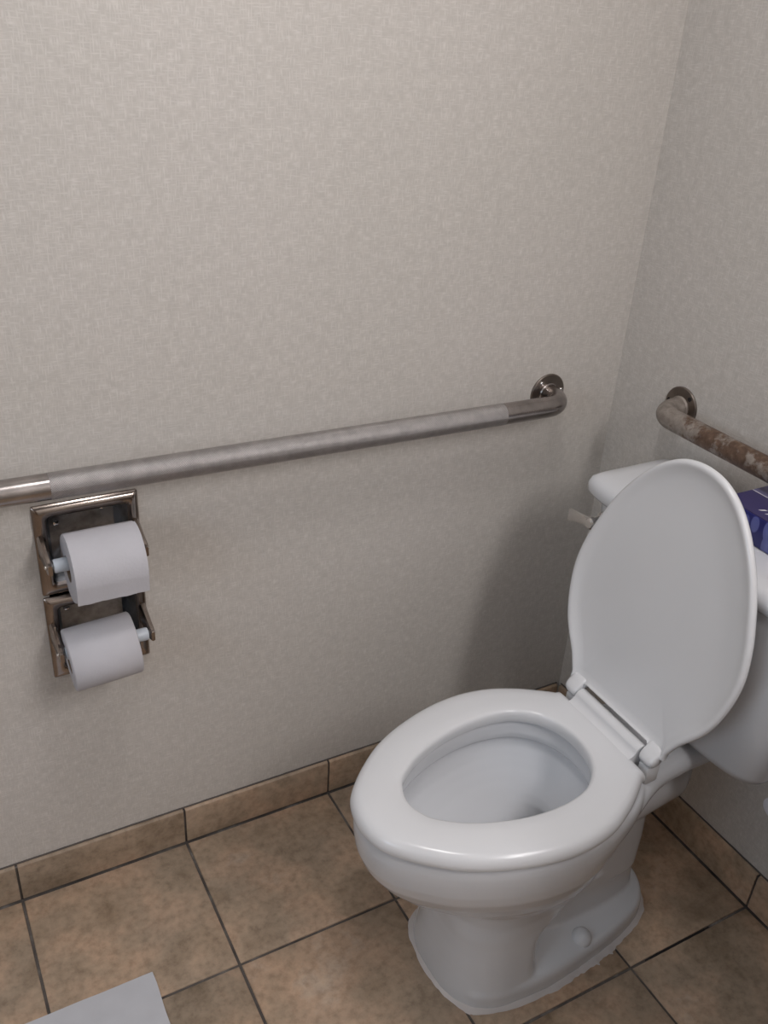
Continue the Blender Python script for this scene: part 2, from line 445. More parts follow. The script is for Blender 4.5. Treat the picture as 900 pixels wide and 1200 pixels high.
G().lathe((LAMP[0], LAMP[1], ZC), (0, 0, -1), [(0.155, 0.024), (0.15, 0.05), (0.12, 0.08), (0.06, 0.1), (0.004, 0.105)]).build('diffuser', 'diff', t)
fill_win = setp(G().box((X0, -1.62, 1.03), (X0 + 0.012, -0.68, 1.97)).build('fill_window_1', 'pane', smooth=False), 'unseen frosted window added for cool fill light', kind='structure')  # added behind the camera to house the cool fill light
for lo, hi in (((-1.68, 0.97), (-0.62, 1.03)), ((-1.68, 1.97), (-0.62, 2.03)), ((-1.68, 1.03), (-1.62, 1.97)), ((-0.68, 1.03), (-0.62, 1.97)), ((-1.17, 1.03), (-1.13, 1.97))):
    G().box((X0, lo[0], lo[1]), (X0 + 0.03, hi[0], hi[1])).build('fill_window_frame', 'ceil', fill_win, bevel=0.003)

# ------------------------------------------------------------------ toilet
YC = -0.45
def interp(tab, x):
    if x <= tab[0][0]: return tab[0][1]
    for (a, fa), (b, fb) in zip(tab, tab[1:]):
        if x <= b:
            u = (x - a) / (b - a); return fa + (fb - fa) * u
    return tab[-1][1]
def catmull(tab, x):
    n = len(tab)
    for k in range(n - 1):
        if x <= tab[k + 1][0] or k == n - 2:
            (x0, y0), (x1, y1) = tab[k], tab[k + 1]
            m0 = (tab[k + 1][1] - tab[k - 1][1]) / (tab[k + 1][0] - tab[k - 1][0]) if k > 0 else (y1 - y0) / (x1 - x0)
            m1 = (tab[k + 2][1] - tab[k][1]) / (tab[k + 2][0] - tab[k][0]) if k < n - 2 else (y1 - y0) / (x1 - x0)
            h = x1 - x0; u = max(0, min(1, (x - x0) / h))
            return (2*u**3-3*u**2+1)*y0 + (u**3-2*u**2+u)*h*m0 + (-2*u**3+3*u**2)*y1 + (u**3-u**2)*h*m1
def outline(tab, n=160, c=(-0.53, 0.0)):
    """closed loop (dx, dy about c) resampled at n equal polar angles; tab: (x, half width) incl. both tips"""
    poly = []
    xa, xb_ = tab[0][0], tab[-1][0]
    K = 120
    xs_ = [xa + (xb_ - xa) * (1 - math.cos(math.pi * k / K)) / 2 for k in range(K + 1)]
    # half width through squared values so that tips stay round
    sq = [(x, h * h) for x, h in tab]
    hw = [math.sqrt(max(0, catmull(sq, x))) for x in xs_]
    up = list(zip(xs_, hw)); dn = [(x, -h) for x, h in reversed(up)]
    poly = up + dn
    res = []
    for i in range(n):
        a = 2 * math.pi * i / n; dx, dy = math.cos(a), math.sin(a)
        best = 0
        for (x0, y0), (x1, y1) in zip(poly, poly[1:] + poly[:1]):
            x0 -= c[0]; x1 -= c[0]; ex, ey = x1 - x0, y1 - y0
            den = dx * ey - dy * ex
            if abs(den) < 1e-12: continue
            tt = (x0 * ey - y0 * ex) / den; uu = (x0 * dy - y0 * dx) / den
            if tt > 0 and -1e-9 <= uu <= 1 + 1e-9: best = max(best, tt)
        res.append(best)
    return res
NA = 320
SEAT = [(-0.776, 0.0), (-0.765, 0.048), (-0.745, 0.074), (-0.72, 0.098), (-0.68, 0.128), (-0.64, 0.148), (-0.60, 0.162), (-0.56, 0.172), (-0.52, 0.177), (-0.48, 0.176), (-0.44, 0.168), (-0.40, 0.151), (-0.36, 0.127), (-0.335, 0.109), (-0.326, 0.100), (-0.3255, 0.0)]
OPEN = [(-0.694, 0.0), (-0.688, 0.025), (-0.68, 0.040), (-0.66, 0.057), (-0.64, 0.070), (-0.60, 0.087), (-0.56, 0.098), (-0.52, 0.1035), (-0.48, 0.103), (-0.44, 0.094), (-0.41, 0.073), (-0.39, 0.043), (-0.382, 0.0)]
so = outline(SEAT, NA); si_ = outline(OPEN, NA)
cs = [(math.cos(2*math.pi*i/NA), math.sin(2*math.pi*i/NA)) for i in range(NA)]
def ring(rad, z, cx=-0.53):
    return [(cx + c * r, YC + s * r, z) for (c, s), r in zip(cs, rad)]

toilet = thing('toilet', 'white porcelain toilet with raised lid in the corner', 'toilet', (-0.42, YC, 0.0))

# seat ring
def seat_ring():
    g = G()
    prof = [(0.02, 0.4155), (0.0, 0.419), (0.0, 0.430), (0.012, 0.4345), (0.04, 0.4375), (0.10, 0.4392), (0.30, 0.4402), (0.60, 0.4405), (0.80, 0.4388), (0.90, 0.436), (0.96, 0.431), (0.99, 0.425), (1.0, 0.420), (0.985, 0.4155)]
    rings = []
    for t_, z in prof:
        rings.append(ring([a + (b - a) * t_ for a, b in zip(si_, so)], z))
    g.loft(rings, closed=True)
    return g
seat = seat_ring().build('seat', 'seat', toilet, angle=60)
# hinge barrel of the seat, between the two lid ears
HXC, HZC = -0.312, 0.4455
g = G(); prof = []
for k in range(13):
    a = math.radians(-60 + 240 * k / 12); prof.append((HXC + 0.0125 * math.cos(a), HZC + 0.0105 * math.sin(a)))
prof += [(-0.332, 0.4395), (-0.338, 0.4385), (-0.338, 0.424), (-0.31, 0.424)]
g.loft([[(x, y, z) for x, z in prof] for y in (YC - 0.076, YC - 0.0745, YC + 0.0745, YC + 0.076)])
g.build('seat_hinge_barrel', 'seat', toilet, angle=50)
# lid, standing upright and leaning a little towards the tank
TILT = math.radians(9.0)
def lidpt(s, y, d):
    """s up along the lid from the hinge axis, d out of the inner face towards the room"""
    bx, bz = HXC + 0.010, HZC
    return (bx + s * math.sin(TILT) - d * math.cos(TILT), y, bz + s * math.cos(TILT) + d * math.sin(TILT))
LID = [(0.004, 0.0), (0.0045, 0.105), (0.012, 0.110), (0.03, 0.119), (0.05, 0.1295), (0.10, 0.1625), (0.15, 0.1785), (0.20, 0.184), (0.25, 0.177), (0.30, 0.161), (0.35, 0.139), (0.40, 0.106), (0.43, 0.077), (0.45, 0.045), (0.459, 0.0)]
LIDT = [(x - 0.53, h) for x, h in LID]
lo_ = outline(LIDT, NA, c=(-0.53 + 0.23, 0.0))
def lring(k, off, d):
    out = []
    for (c, s), r in zip(cs, lo_):
        rr = r * k + off
        out.append(lidpt(max(0.23 + c * rr, 0.0185 if abs(s * rr) < 0.0775 else 0.003), YC + s * rr, d))
    return out
g = G()
prof = [(0.02, 0, -0.0125), (0.6, 0, -0.0125), (0.9, 0, -0.011), (1, -0.008, -0.008), (1, -0.002, -0.003), (1, 0.0, 0.002), (1, -0.001, 0.006), (1, -0.004, 0.0085), (1, -0.008, 0.0085), (1, -0.012, 0.0065), (1, -0.020, 0.0025), (1, -0.032, 0.0), (0.6, 0, -0.0005), (0.02, 0, -0.0005)]
g.loft([lring(*p) for p in prof])
lid = g.build('lid', 'seat', toilet, angle=55)
for sg in (-1, 1):
    g = G(); y0 = YC + sg * 0.079; y1 = YC + sg * 0.108
    ear = []
    for k in range(17):
        a = math.radians(150 + 210 * k / 16); ear.append((HXC + 0.0115 * math.cos(a), HZC + 0.0115 * math.sin(a)))
    ear += [(HXC + 0.0165, HZC + 0.012), (HXC + 0.018, HZC + 0.020), (HXC + 0.012, HZC + 0.023), (HXC + 0.0065, HZC + 0.022), (HXC + 0.001, HZC + 0.016), (HXC - 0.005, HZC + 0.0115)]
    def sc(f): return [(HXC + 0.008 + (x - HXC - 0.008) * f, HZC + 0.012 + (z - HZC - 0.012) * f) for x, z in ear]
    g.loft([[(x, y, z) for x, z in sc(f)] for y, f in ((y0, 0.80), (y0 + sg * 0.0015, 0.93), (y0 + sg * 0.004, 1), (y1 - sg * 0.008, 1), (y1 - sg * 0.003, 0.93), (y1, 0.74))])
    g.build('lid_ear', 'seat', lid, angle=80)
    g = G()
    g.box((HXC - 0.008, YC + sg * 0.092 - 0.011, 0.400), (HXC + 0.018, YC + sg * 0.092 + 0.011, 0.4345))
    g.build('hinge_post', 'seat', toilet, bevel=0.003)

# bowl: several closed lofts, fused by a voxel remesh and smoothed
RIM = [(-0.771, 0.0), (-0.76, 0.046), (-0.74, 0.073), (-0.715, 0.096), (-0.68, 0.123), (-0.64, 0.143), (-0.60, 0.158), (-0.56, 0.168), (-0.52, 0.173), (-0.48, 0.1725), (-0.44, 0.165), (-0.40, 0.150), (-0.36, 0.130), (-0.32, 0.110), (-0.306, 0.098), (-0.305, 0.0)]
ro = outline(RIM, NA)
RIM2 = RIM[:10] + [(-0.44, 0.167), (-0.40, 0.155), (-0.36, 0.138), (-0.33, 0.119), (-0.30, 0.094), (-0.28, 0.068), (-0.27, 0.045), (-0.265, 0.0)]
rd = outline(RIM2, NA)
def mixr(a, b, t_): return [x + (y - x) * t_ for x, y in zip(a, b)]
gb = G()
rings = []
# outside, from bottom to rim, then inside down to the sump
def colring(z, af, ab, hy, e=2.6, cx=-0.50):
    out = []
    for c, s_ in cs:
        a = af if c < 0 else ab
        r = (abs(c / a) ** e + abs(s_ / hy) ** e) ** (-1 / e)
        out.append((cx + c * r, YC + s_ * r, z))
    return out
def blend(A, B, t_): return [tuple(p + (q - p) * t_ for p, q in zip(a, b)) for a, b in zip(A, B)]
for z, af, ab, hy in ((0.0, 0.121, 0.044, 0.120), (0.02, 0.119, 0.044, 0.118), (0.06, 0.113, 0.045, 0.110), (0.10, 0.108, 0.048, 0.104), (0.125, 0.106, 0.075, 0.101), (0.14, 0.106, 0.115, 0.1)):
    rings.append(colring(z, af, ab, hy))
for z, s, cx, t_ in ((0.17, 0.60, -0.468, 0.3), (0.195, 0.635, -0.474, 0.6), (0.22, 0.70, -0.487, 0.85), (0.245, 0.775, -0.500, 1), (0.27, 0.845, -0.513, 1), (0.30, 0.91, -0.522, 1), (0.325, 0.955, -0.527, 1)):
    rings.append(blend(colring(z, 0.107, 0.13, 0.1), ring([r * s for r in ro], z, cx), t_))
for z, s, t_ in ((0.348, 0.978, 0.35), (0.362, 0.988, 0.85), (0.375, 0.995, 1), (0.39, 0.997, 1), (0.400, 0.990, 1), (0.4075, 0.975, 1), (0.411, 0.945, 1)):
    def low(p):
        u = max(0.0, min(1.0, (p[0] + 0.40) / 0.13)); return (p[0], p[1], p[2] - (0.014 * u * u * (3 - 2 * u) if z > 0.37 else 0.0) * min(1, (z - 0.37) / 0.02 if z > 0.37 else 0))
    rings.append([low(p) for p in ring([r * s for r in mixr(ro, rd, t_)], z)])
for k, z in ((0.014, 0.4135), (0.010, 0.411), (0.007, 0.403), (0.006, 0.385), (0.009, 0.374), (0.016, 0.368)):
    rings.append(ring([r + k for r in si_], z))
for z, s, cx in ((0.352, 1.10, -0.53), (0.335, 1.04, -0.529), (0.318, 0.95, -0.523), (0.30, 0.82, -0.512), (0.284, 0.66, -0.495), (0.27, 0.50, -0.475), (0.26, 0.38, -0.455), (0.25, 0.315, -0.445), (0.235, 0.285, -0.44), (0.205, 0.26, -0.437), (0.195, 0.12, -0.437)):
    q = 0.5 if s < 0.5 else (1 - s) * 0.8
    av = sum(si_) / NA
    rings.append(ring([(r * (1 - max(0, q)) + av * 0.93 * max(0, q)) * s for r in si_], z, cx))
gb.loft(rings)
def sup(cx, hx, hy, z, e=2.6, n=64, yc=YC, hxb=None):
    out = []
    for i in range(n):
        a = 2 * math.pi * i / n; c, s = math.cos(a), math.sin(a)
        h = hx if c < 0 or hxb is None else hxb
        out.append((cx + h * math.copysign(abs(c) ** (2 / e), c), yc + hy * math.copysign(abs(s) ** (2 / e), s), z))
    return out
# foot flange
FOOT = [(-0.617, 0.0), (-0.60, 0.080), (-0.586, 0.099), (-0.541, 0.116), (-0.457, 0.123), (-0.40, 0.119), (-0.335, 0.111), (-0.285, 0.102), (-0.238, 0.089), (-0.205, 0.073), (-0.185, 0.052), (-0.172, 0.026), (-0.168, 0.0)]
fo = outline(FOOT, NA, c=(-0.38, 0.0))
def fring(k, off, z): return [(-0.38 + c * (r * k + off), YC + s * (r * k + off), z) for (c, s), r in zip(cs, fo)]
gb.loft([fring(1, 0, 0.0), fring(1, -0.001, 0.026), fring(1, -0.004, 0.034), fring(1, -0.009, 0.038), fring(1, -0.056, 0.050), fring(0.3, -0.02, 0.056)])
# trapway column at the back
gb.loft([sup(-0.34, 0.15, 0.059, 0.0, 2.8), sup(-0.34, 0.15, 0.058, 0.05, 2.8), sup(-0.34, 0.145, 0.056, 0.10, 2.8), sup(-0.34, 0.14, 0.056, 0.135, 2.8)])
gb.loft([sup(-0.27, 0.07, 0.056, 0.11, 2.8), sup(-0.27, 0.07, 0.057, 0.18, 2.8), sup(-0.275, 0.068, 0.061, 0.25, 2.6), sup(-0.285, 0.06, 0.070, 0.32, 2.4), sup(-0.285, 0.06, 0.085, 0.36, 2.4)])
gb.tube([(-0.31, YC, 0.26), (-0.27, YC, 0.275), (-0.20, YC, 0.285), (-0.15, YC, 0.28), (-0.125, YC, 0.275), (-0.115, YC, 0.272)], [0.066, 0.066, 0.064, 0.058, 0.044, 0.015], 32)
# rear deck that carries the tank
def deck(z, k):
    base = [(-0.365, 0.136), (-0.334, 0.1235), (-0.30, 0.108), (-0.272, 0.098), (-0.24, 0.0915), (-0.18, 0.087), (-0.10, 0.088), (-0.05, 0.09)]
    tab = []
    for q in range(22):
        x = -0.365 + 0.315 * q / 21
        tab.append((min(x, -0.05 - k), catmull(base, x) - k))
    up = [(x, YC + h, z) for x, h in tab]; dn = [(x, YC - h, z) for x, h in reversed(tab)]
    return up + dn
gb.loft([deck(0.350, 0.018), deck(0.355, 0.008), deck(0.363, 0.002), deck(0.376, 0.0), deck(0.386, 0.003), deck(0.393, 0.009), deck(0.397, 0.020)])
me = bpy.data.meshes.new('tmp'); me.from_pydata(gb.v, [], gb.f); me.update()
bm = bmesh.new(); bm.from_mesh(me); bmesh.ops.recalc_face_normals(bm, faces=bm.faces); bm.to_mesh(me); bm.free()
tmp = bpy.data.objects.new('tmp', me); COL.objects.link(tmp)
rm = tmp.modifiers.new('r', 'REMESH'); rm.mode = 'VOXEL'; rm.voxel_size = 0.003
sm = tmp.modifiers.new('s', 'SMOOTH'); sm.iterations = 6; sm.factor = 0.5
dg = bpy.context.evaluated_depsgraph_get(); dg.update()
bme = bpy.data.meshes.new_from_object(tmp.evaluated_get(dg))
bpy.data.objects.remove(tmp)
bme.name = 'bowl'
bme.transform(Matrix.Translation(-toilet.location))
bme.materials.clear(); bme.materials.append(M['porc']); bme.shade_smooth()
bowl = bpy.data.objects.new('bowl', bme); COL.objects.link(bowl); bowl.parent = toilet
# water in the sump and a black lining that paints in the shade of the trap
G().add([(-0.442 + 0.044 * math.cos(2*math.pi*i/48), YC + 0.044 * math.sin(2*math.pi*i/48), 0.2475) for i in range(48)], [tuple(range(48))]).build('water', 'water', toilet)
G().loft([sup(-0.437, 0.026, 0.026, 0.212, 2, 32), sup(-0.438, 0.034, 0.034, 0.222, 2, 32), sup(-0.439, 0.0355, 0.0355, 0.240, 2, 32), sup(-0.439, 0.0385, 0.0385, 0.240, 2, 32), sup(-0.438, 0.038, 0.038, 0.215, 2, 32)]).build('throat_shade_lining', 'dark', toilet)
# bolt caps at both sides of the foot
for sg in (-1, 1):
    c = Vector((-0.362, YC + sg * 0.087, 0.031))
    G().lathe(c, (0, sg * 0.35, 1), [(0.0185, -0.004), (0.0185, 0.009), (0.017, 0.015), (0.0125, 0.020), (0.006, 0.0228), (0.0008, 0.0235)], 28).build('bolt_cap', 'porc', toilet)
# ragged caulk bead round the foot
g = G(); rs = []
K = 220
fk = outline(FOOT, K, c=(-0.38, 0.0))
for i in range(K):
    a = 2 * math.pi * i / K; c, s = math.cos(a), math.sin(a)
    nv = noise.noise(Vector((c * 5, s * 5, 0))) + 0.6 * noise.noise(Vector((c * 17, s * 17, 4)))
    wd = 0.011 + 0.004 * nv; hh = 0.005 + 0.002 * nv
    if nv > 0.55: wd += 0.004
    r = fk[i]
    rs.append([(-0.38 + c * (r + q * wd), YC + s * (r + q * wd), -0.001 + hh * h_) for q, h_ in ((-0.6, 0.0), (-0.5, 1.2), (0.1, 1.0), (0.6, 0.7), (1.0, 0.0))])
g.loft(rs, closed=True)
g.build('caulk_bead', 'caulk', toilet, angle=80)

# tank
def rrect(x0, x1, hy, z, e=7.0, bow=0.0, n=96):
    cx, hx = (x0 + x1) / 2, (x1 - x0) / 2; out = []
    for i in range(n):
        a = 2 * math.pi * (i + 0.5) / n; c, s = math.cos(a), math.sin(a)
        x = hx * math.copysign(abs(c) ** (2 / e), c); y = hy * math.copysign(abs(s) ** (2 / e), s)
        if x < 0: x -= bow * (1 - (y / hy) ** 2) * (-x / hx)
        out.append((cx + x, YC + y, z))
    return out
g = G()
g.loft([rrect(-0.165, -0.045, 0.150, 0.402, 4, 0.004), rrect(-0.183, -0.033, 0.178, 0.405, 5, 0.006), rrect(-0.192, -0.028, 0.192, 0.414, 6, 0.008), rrect(-0.197, -0.025, 0.201, 0.430, 6, 0.008),
        rrect(-0.203, -0.022, 0.217, 0.52, 6, 0.009), rrect(-0.207, -0.02, 0.234, 0.62, 6, 0.010), rrect(-0.210, -0.02, 0.249, 0.728, 6, 0.010)])
tank = g.build('tank', 'porc', toilet, angle=60)
g = G()
g.loft([rrect(-0.206, -0.016, 0.254, 0.7265, 10, 0.012), rrect(-0.213, -0.013, 0.262, 0.728, 13, 0.012), rrect(-0.216, -0.012, 0.266, 0.733, 13, 0.012), rrect(-0.216, -0.012, 0.267, 0.745, 13, 0.012), rrect(-0.212, -0.014, 0.264, 0.754, 13, 0.012), rrect(-0.203, -0.02, 0.256, 0.7595, 12, 0.012), rrect(-0.18, -0.035, 0.235, 0.7615, 6, 0.011), rrect(-0.13, -0.08, 0.08, 0.762, 4, 0.0)])
g.build('tank_lid', 'porc', toilet, angle=60)
# flush handle on the tank front, near the wall
fh = G().lathe((-0.209, -0.245, 0.695), (-1, 0, 0), [(0.015, 0.0), (0.015, 0.004), (0.012, 0.008), (0.009, 0.010), (0.009, 0.022), (0.011, 0.024), (0.011, 0.031), (0.008, 0.034)], 24).build('flush_handle', 'bright', toilet)
g = G()
lr = []
for u, hz, hx in ((0.0, 0.009, 0.004), (0.25, 0.008, 0.0035), (0.7, 0.010, 0.003), (0.93, 0.0115, 0.0025), (1.0, 0.008, 0.0015)):
    c = Vector((-0.236, -0.240, 0.695)).lerp(Vector((-0.246, -0.196, 0.691)), u)
    lr.append([(c.x + hx * sx, c.y, c.z + hz * sz) for sx, sz in ((-1, -0.7), (-1, 0.7), (-0.6, 1), (0.6, 1), (1, 0.7), (1, -0.7), (0.6, -1), (-0.6, -1))])
g.loft(lr); g.build('lever', 'bright', fh, angle=35)

# blue pack on the tank lid
BX0, BX1, BY0, BY1, BZ0, BZ1 = -0.135, -0.028, -0.625, -0.413, 0.7625, 0.811
t = thing('tissue_box', 'dark blue leaf-printed carton lying on the tank lid', 'box', ((BX0 + BX1) / 2, (BY0 + BY1) / 2, BZ0))
G().box((BX0, BY0, BZ0), (BX1, BY1, BZ1 - 0.001)).build('carton', 'boxside', t, bevel=0.003)
XW = -0.072
G().box((BX0 + 0.002, BY0 + 0.002, BZ1 - 0.0016), (XW, BY1 - 0.002, BZ1)).build('top_panel', 'boxtop', t)
G().box((XW + 0.002, BY0 + 0.002, BZ1 - 0.0016), (BX1 - 0.002, BY1 - 0.002, BZ1)).build('back_panel', 'lav', t)
G().box((XW, BY0 + 0.002, BZ1 - 0.0016), (XW + 0.002, BY1 - 0.002, BZ1 + 0.0001)).build('white_line', 'print_white', t)
g = G()
for k in range(4):     # slanted white brush marks of the printed logo
    y = -0.468 - k * 0.013; h = 0.010 - 0.001 * k
    g.add([(-0.118 - 0.001 * k, y, BZ1 + 0.0002), (-0.116 - 0.001 * k, y - 0.004, BZ1 + 0.0002), (-0.116 + h, y - 0.009, BZ1 + 0.0002), (-0.118 + h, y - 0.004, BZ1 + 0.0002)], [(0, 1, 2, 3)])
g.build('printed_mark', 'print_white', t, smooth=False)

# ------------------------------------------------------------------ grab bars
def bar_path(A, B, wall_axis, off, R=0.042, n=10):
    """A, B: flange points on the wall; returns centre line"""
    A, B = Vector(A), Vector(B); nrm = Vector(wall_axis); d = (B - A).normalized(); pts = [A]
    pts.append(A + nrm * (off - R))
    for k in range(1, n + 1):
        a = math.pi / 2 * k / n
        pts.append(A + nrm * (off - R + R * math.sin(a)) + d * (R - R * math.cos(a)))
    for k in range(n, 0, -1):
        a = math.pi / 2 * k / n
        pts.append(B + nrm * (off - R + R * math.sin(a)) - d * (R - R * math.cos(a)))
    pts += [B + nrm * (off - R), B]
    return pts
def grab_bar(label, A, B, nrm, off, barmat, knurl, group):
    A, B, nrm = Vector(A), Vector(B), Vector(nrm)
    t = thing('grab_bar', label, 'grab bar', A, group)
    G().tube(bar_path(A, B, nrm, off), 0.019, 32).build('rail', barmat, t, angle=60)
    d = (B - A).normalized(); up = Vector((0, 0, 1))
    for Q, sg in ((A, 1), (B, -1)):
        f = G().lathe(Q, nrm, [(0.038, 0.0), (0.038, 0.002), (0.0365, 0.0035), (0.030, 0.0042), (0.0195, 0.0045)], 40).build('flange', 'flange', t, angle=30)
        G().lathe(Q, nrm, [(0.0215, 0.004), (0.0215, 0.006), (0.0198, 0.008), (0.019, 0.008)], 32).build('weld_collar', barmat, f)
        for k in range(3):
            a = math.radians(50 + 120 * k)
            c = Q + d * (math.cos(a) * 0.029) + up * (math.sin(a) * 0.029) + nrm * 0.004
            if knurl:
                G().lathe(c, nrm, [(0.0045, -0.001), (0.0045, 0.001), (0.0032, 0.0028), (0.0006, 0.0034)], 14).build('screw', 'bright', f)
            else:
                G().lathe(c, nrm, [(0.0042, -0.001), (0.0042, 0.0006), (0.003, 0.0009)], 14).build('screw_hole', 'dark', f)
    if knurl:
        p0 = A + nrm * off + d * knurl[0]; p1 = A + nrm * off + d * knurl[1]
        n = 40; nl = 60; me = bpy.data.meshes.new('knurled_grip'); vs_, fs_, uvs = [], [], []
        ln = (p1 - p0).length
        for i in range(nl + 1):
            for j in range(n + 1):
                a = 2 * math.pi * j / n
                vs_.append(tuple(p0.lerp(p1, i / nl) + (nrm * math.cos(a) + up * math.sin(a)) * 0.01935 - t.location))
        for i in range(nl):
            for j in range(n):
                q = i * (n + 1) + j; fs_.append((q, q + 1, q + n + 2, q + n + 1))
                uvs += [(i / nl * ln, j / n), (i / nl * ln, (j + 1) / n), ((i + 1) / nl * ln, (j + 1) / n), ((i + 1) / nl * ln, j / n)]
        me.from_pydata(vs_, [], fs_); me.update()
        ul = me.uv_layers.new(name='UVMap')
        for k, uv in enumerate(uvs): ul.data[k].uv = uv
        me.materials.append(M['knurl']); me.shade_smooth()
        o = bpy.data.objects.new('knurled_grip', me); COL.objects.link(o); o.parent = t
    return t
grab_bar('long silvery steel grab bar with a knurled grip above the paper holder', (-0.170, 0, 0.832), (-1.237, 0, 0.843), (0, -1, 0), 0.058, 'steel', (0.142, 0.910), 'grab bars')
grab_bar('brown rust-stained grab bar on the wall behind the toilet tank', (0, -0.172, 0.846), (0, -1.08, 0.852), (-1, 0, 0), 0.058, 'rusty', None, 'grab bars')

# ------------------------------------------------------------------ recessed double paper holder
FX0, FX1 = -1.102, -0.946
t = thing('paper_holder', 'double chrome toilet paper holder recessed in the wall', 'paper holder', ((FX0 + FX1) / 2, 0, 0.47))
def holder_unit(z0, z1, name):
    fw = 0.018
    ix0, ix1, iz0, iz1 = FX0 + fw, FX1 - fw + 0.003, z0 + fw * 0.95, z1 - fw
    def loop(x0, x1, za, zb, y, r=0.0, n=4):
        pts = []
        for cx, cz, a0 in ((x1 - r, zb - r, 0), (x0 + r, zb - r, 90), (x0 + r, za + r, 180), (x1 - r, za + r, 270)):
            for k in range(n + 1):
                a = math.radians(a0 + 90 * k / n); pts.append((cx + r * math.cos(a), y, cz + r * math.sin(a)))
        return pts
    f = G().loft([loop(FX0, FX1, z0, z1, -0.0002, 0.003), loop(FX0, FX1, z0, z1, -0.004, 0.003), loop(FX0 + 0.0015, FX1 - 0.0015, z0 + 0.0015, z1 - 0.0015, -0.006, 0.003),
             loop(FX0 + 0.006, FX1 - 0.006, z0 + 0.006, z1 - 0.006, -0.0095, 0.003), loop(ix0 - 0.003, ix1 + 0.003, iz0 - 0.003, iz1 + 0.003, -0.0105, 0.008), loop(ix0, ix1, iz0, iz1, -0.0085, 0.008),
             loop(ix0 + 0.001, ix1 - 0.001, iz0 + 0.001, iz1 - 0.001, 0.0, 0.008)], False, False).build('frame', 'chrome', t, angle=35)
    rc = G().loft([loop(ix0 + 0.001, ix1 - 0.001, iz0 + 0.001, iz1 - 0.001, 0.0, 0.008), loop(ix0 + 0.004, ix1 - 0.004, iz0 + 0.004, iz1 - 0.004, 0.035, 0.012),
             loop(ix0 + 0.012, ix1 - 0.012, iz0 + 0.012, iz1 - 0.012, 0.052, 0.014), loop(ix0 + 0.04, ix1 - 0.04, iz0 + 0.04, iz1 - 0.04, 0.056, 0.01)], False, True).build('recess', 'zinc', t, angle=50)
    for x, z in ((ix0 + 0.022, iz1 - 0.045), (ix1 - 0.03, iz1 - 0.03)):
        G().lathe((x, 0.0535, z), (0, -1, 0), [(0.0055, -0.002), (0.0055, 0.002), (0.004, 0.004), (0.0006, 0.0048)], 14).build('screw', 'bright', t)
    zr = z0 + 0.086
    for sg, xo in ((-1, FX0 + 0.008), (1, FX1 - 0.008)):
        # tapered arm that holds the roller
        g = G(); rr = []
        for y, zc, hz, hx in ((-0.006, zr + 0.003, 0.021, 0.0058), (-0.022, zr + 0.002, 0.017, 0.0052), (-0.045, zr - 0.001, 0.0125, 0.0045), (-0.062, zr - 0.003, 0.011, 0.004), (-0.069, zr - 0.004, 0.008, 0.003)):
            rr.append([(xo + hx * sx, y, zc + hz * sz) for sx, sz in ((-1, -0.8), (-1, 0.8), (-0.5, 1), (0.5, 1), (1, 0.8), (1, -0.8), (0.5, -1), (-0.5, -1))])
        g.loft(rr); a = g.build('arm', 'chrome', t, angle=40)
        G().lathe((xo + sg * 0.002, -0.058, zr - 0.003), (sg, 0, 0), [(0.0035, 0.0), (0.0035, 0.003), (0.002, 0.0045), (0.0005, 0.0048)], 12).build('rivet', 'bright', a)
    return zr
zr1 = holder_unit(0.6285, 0.784, 'upper'); zr2 = holder_unit(0.470, 0.6235, 'lower')
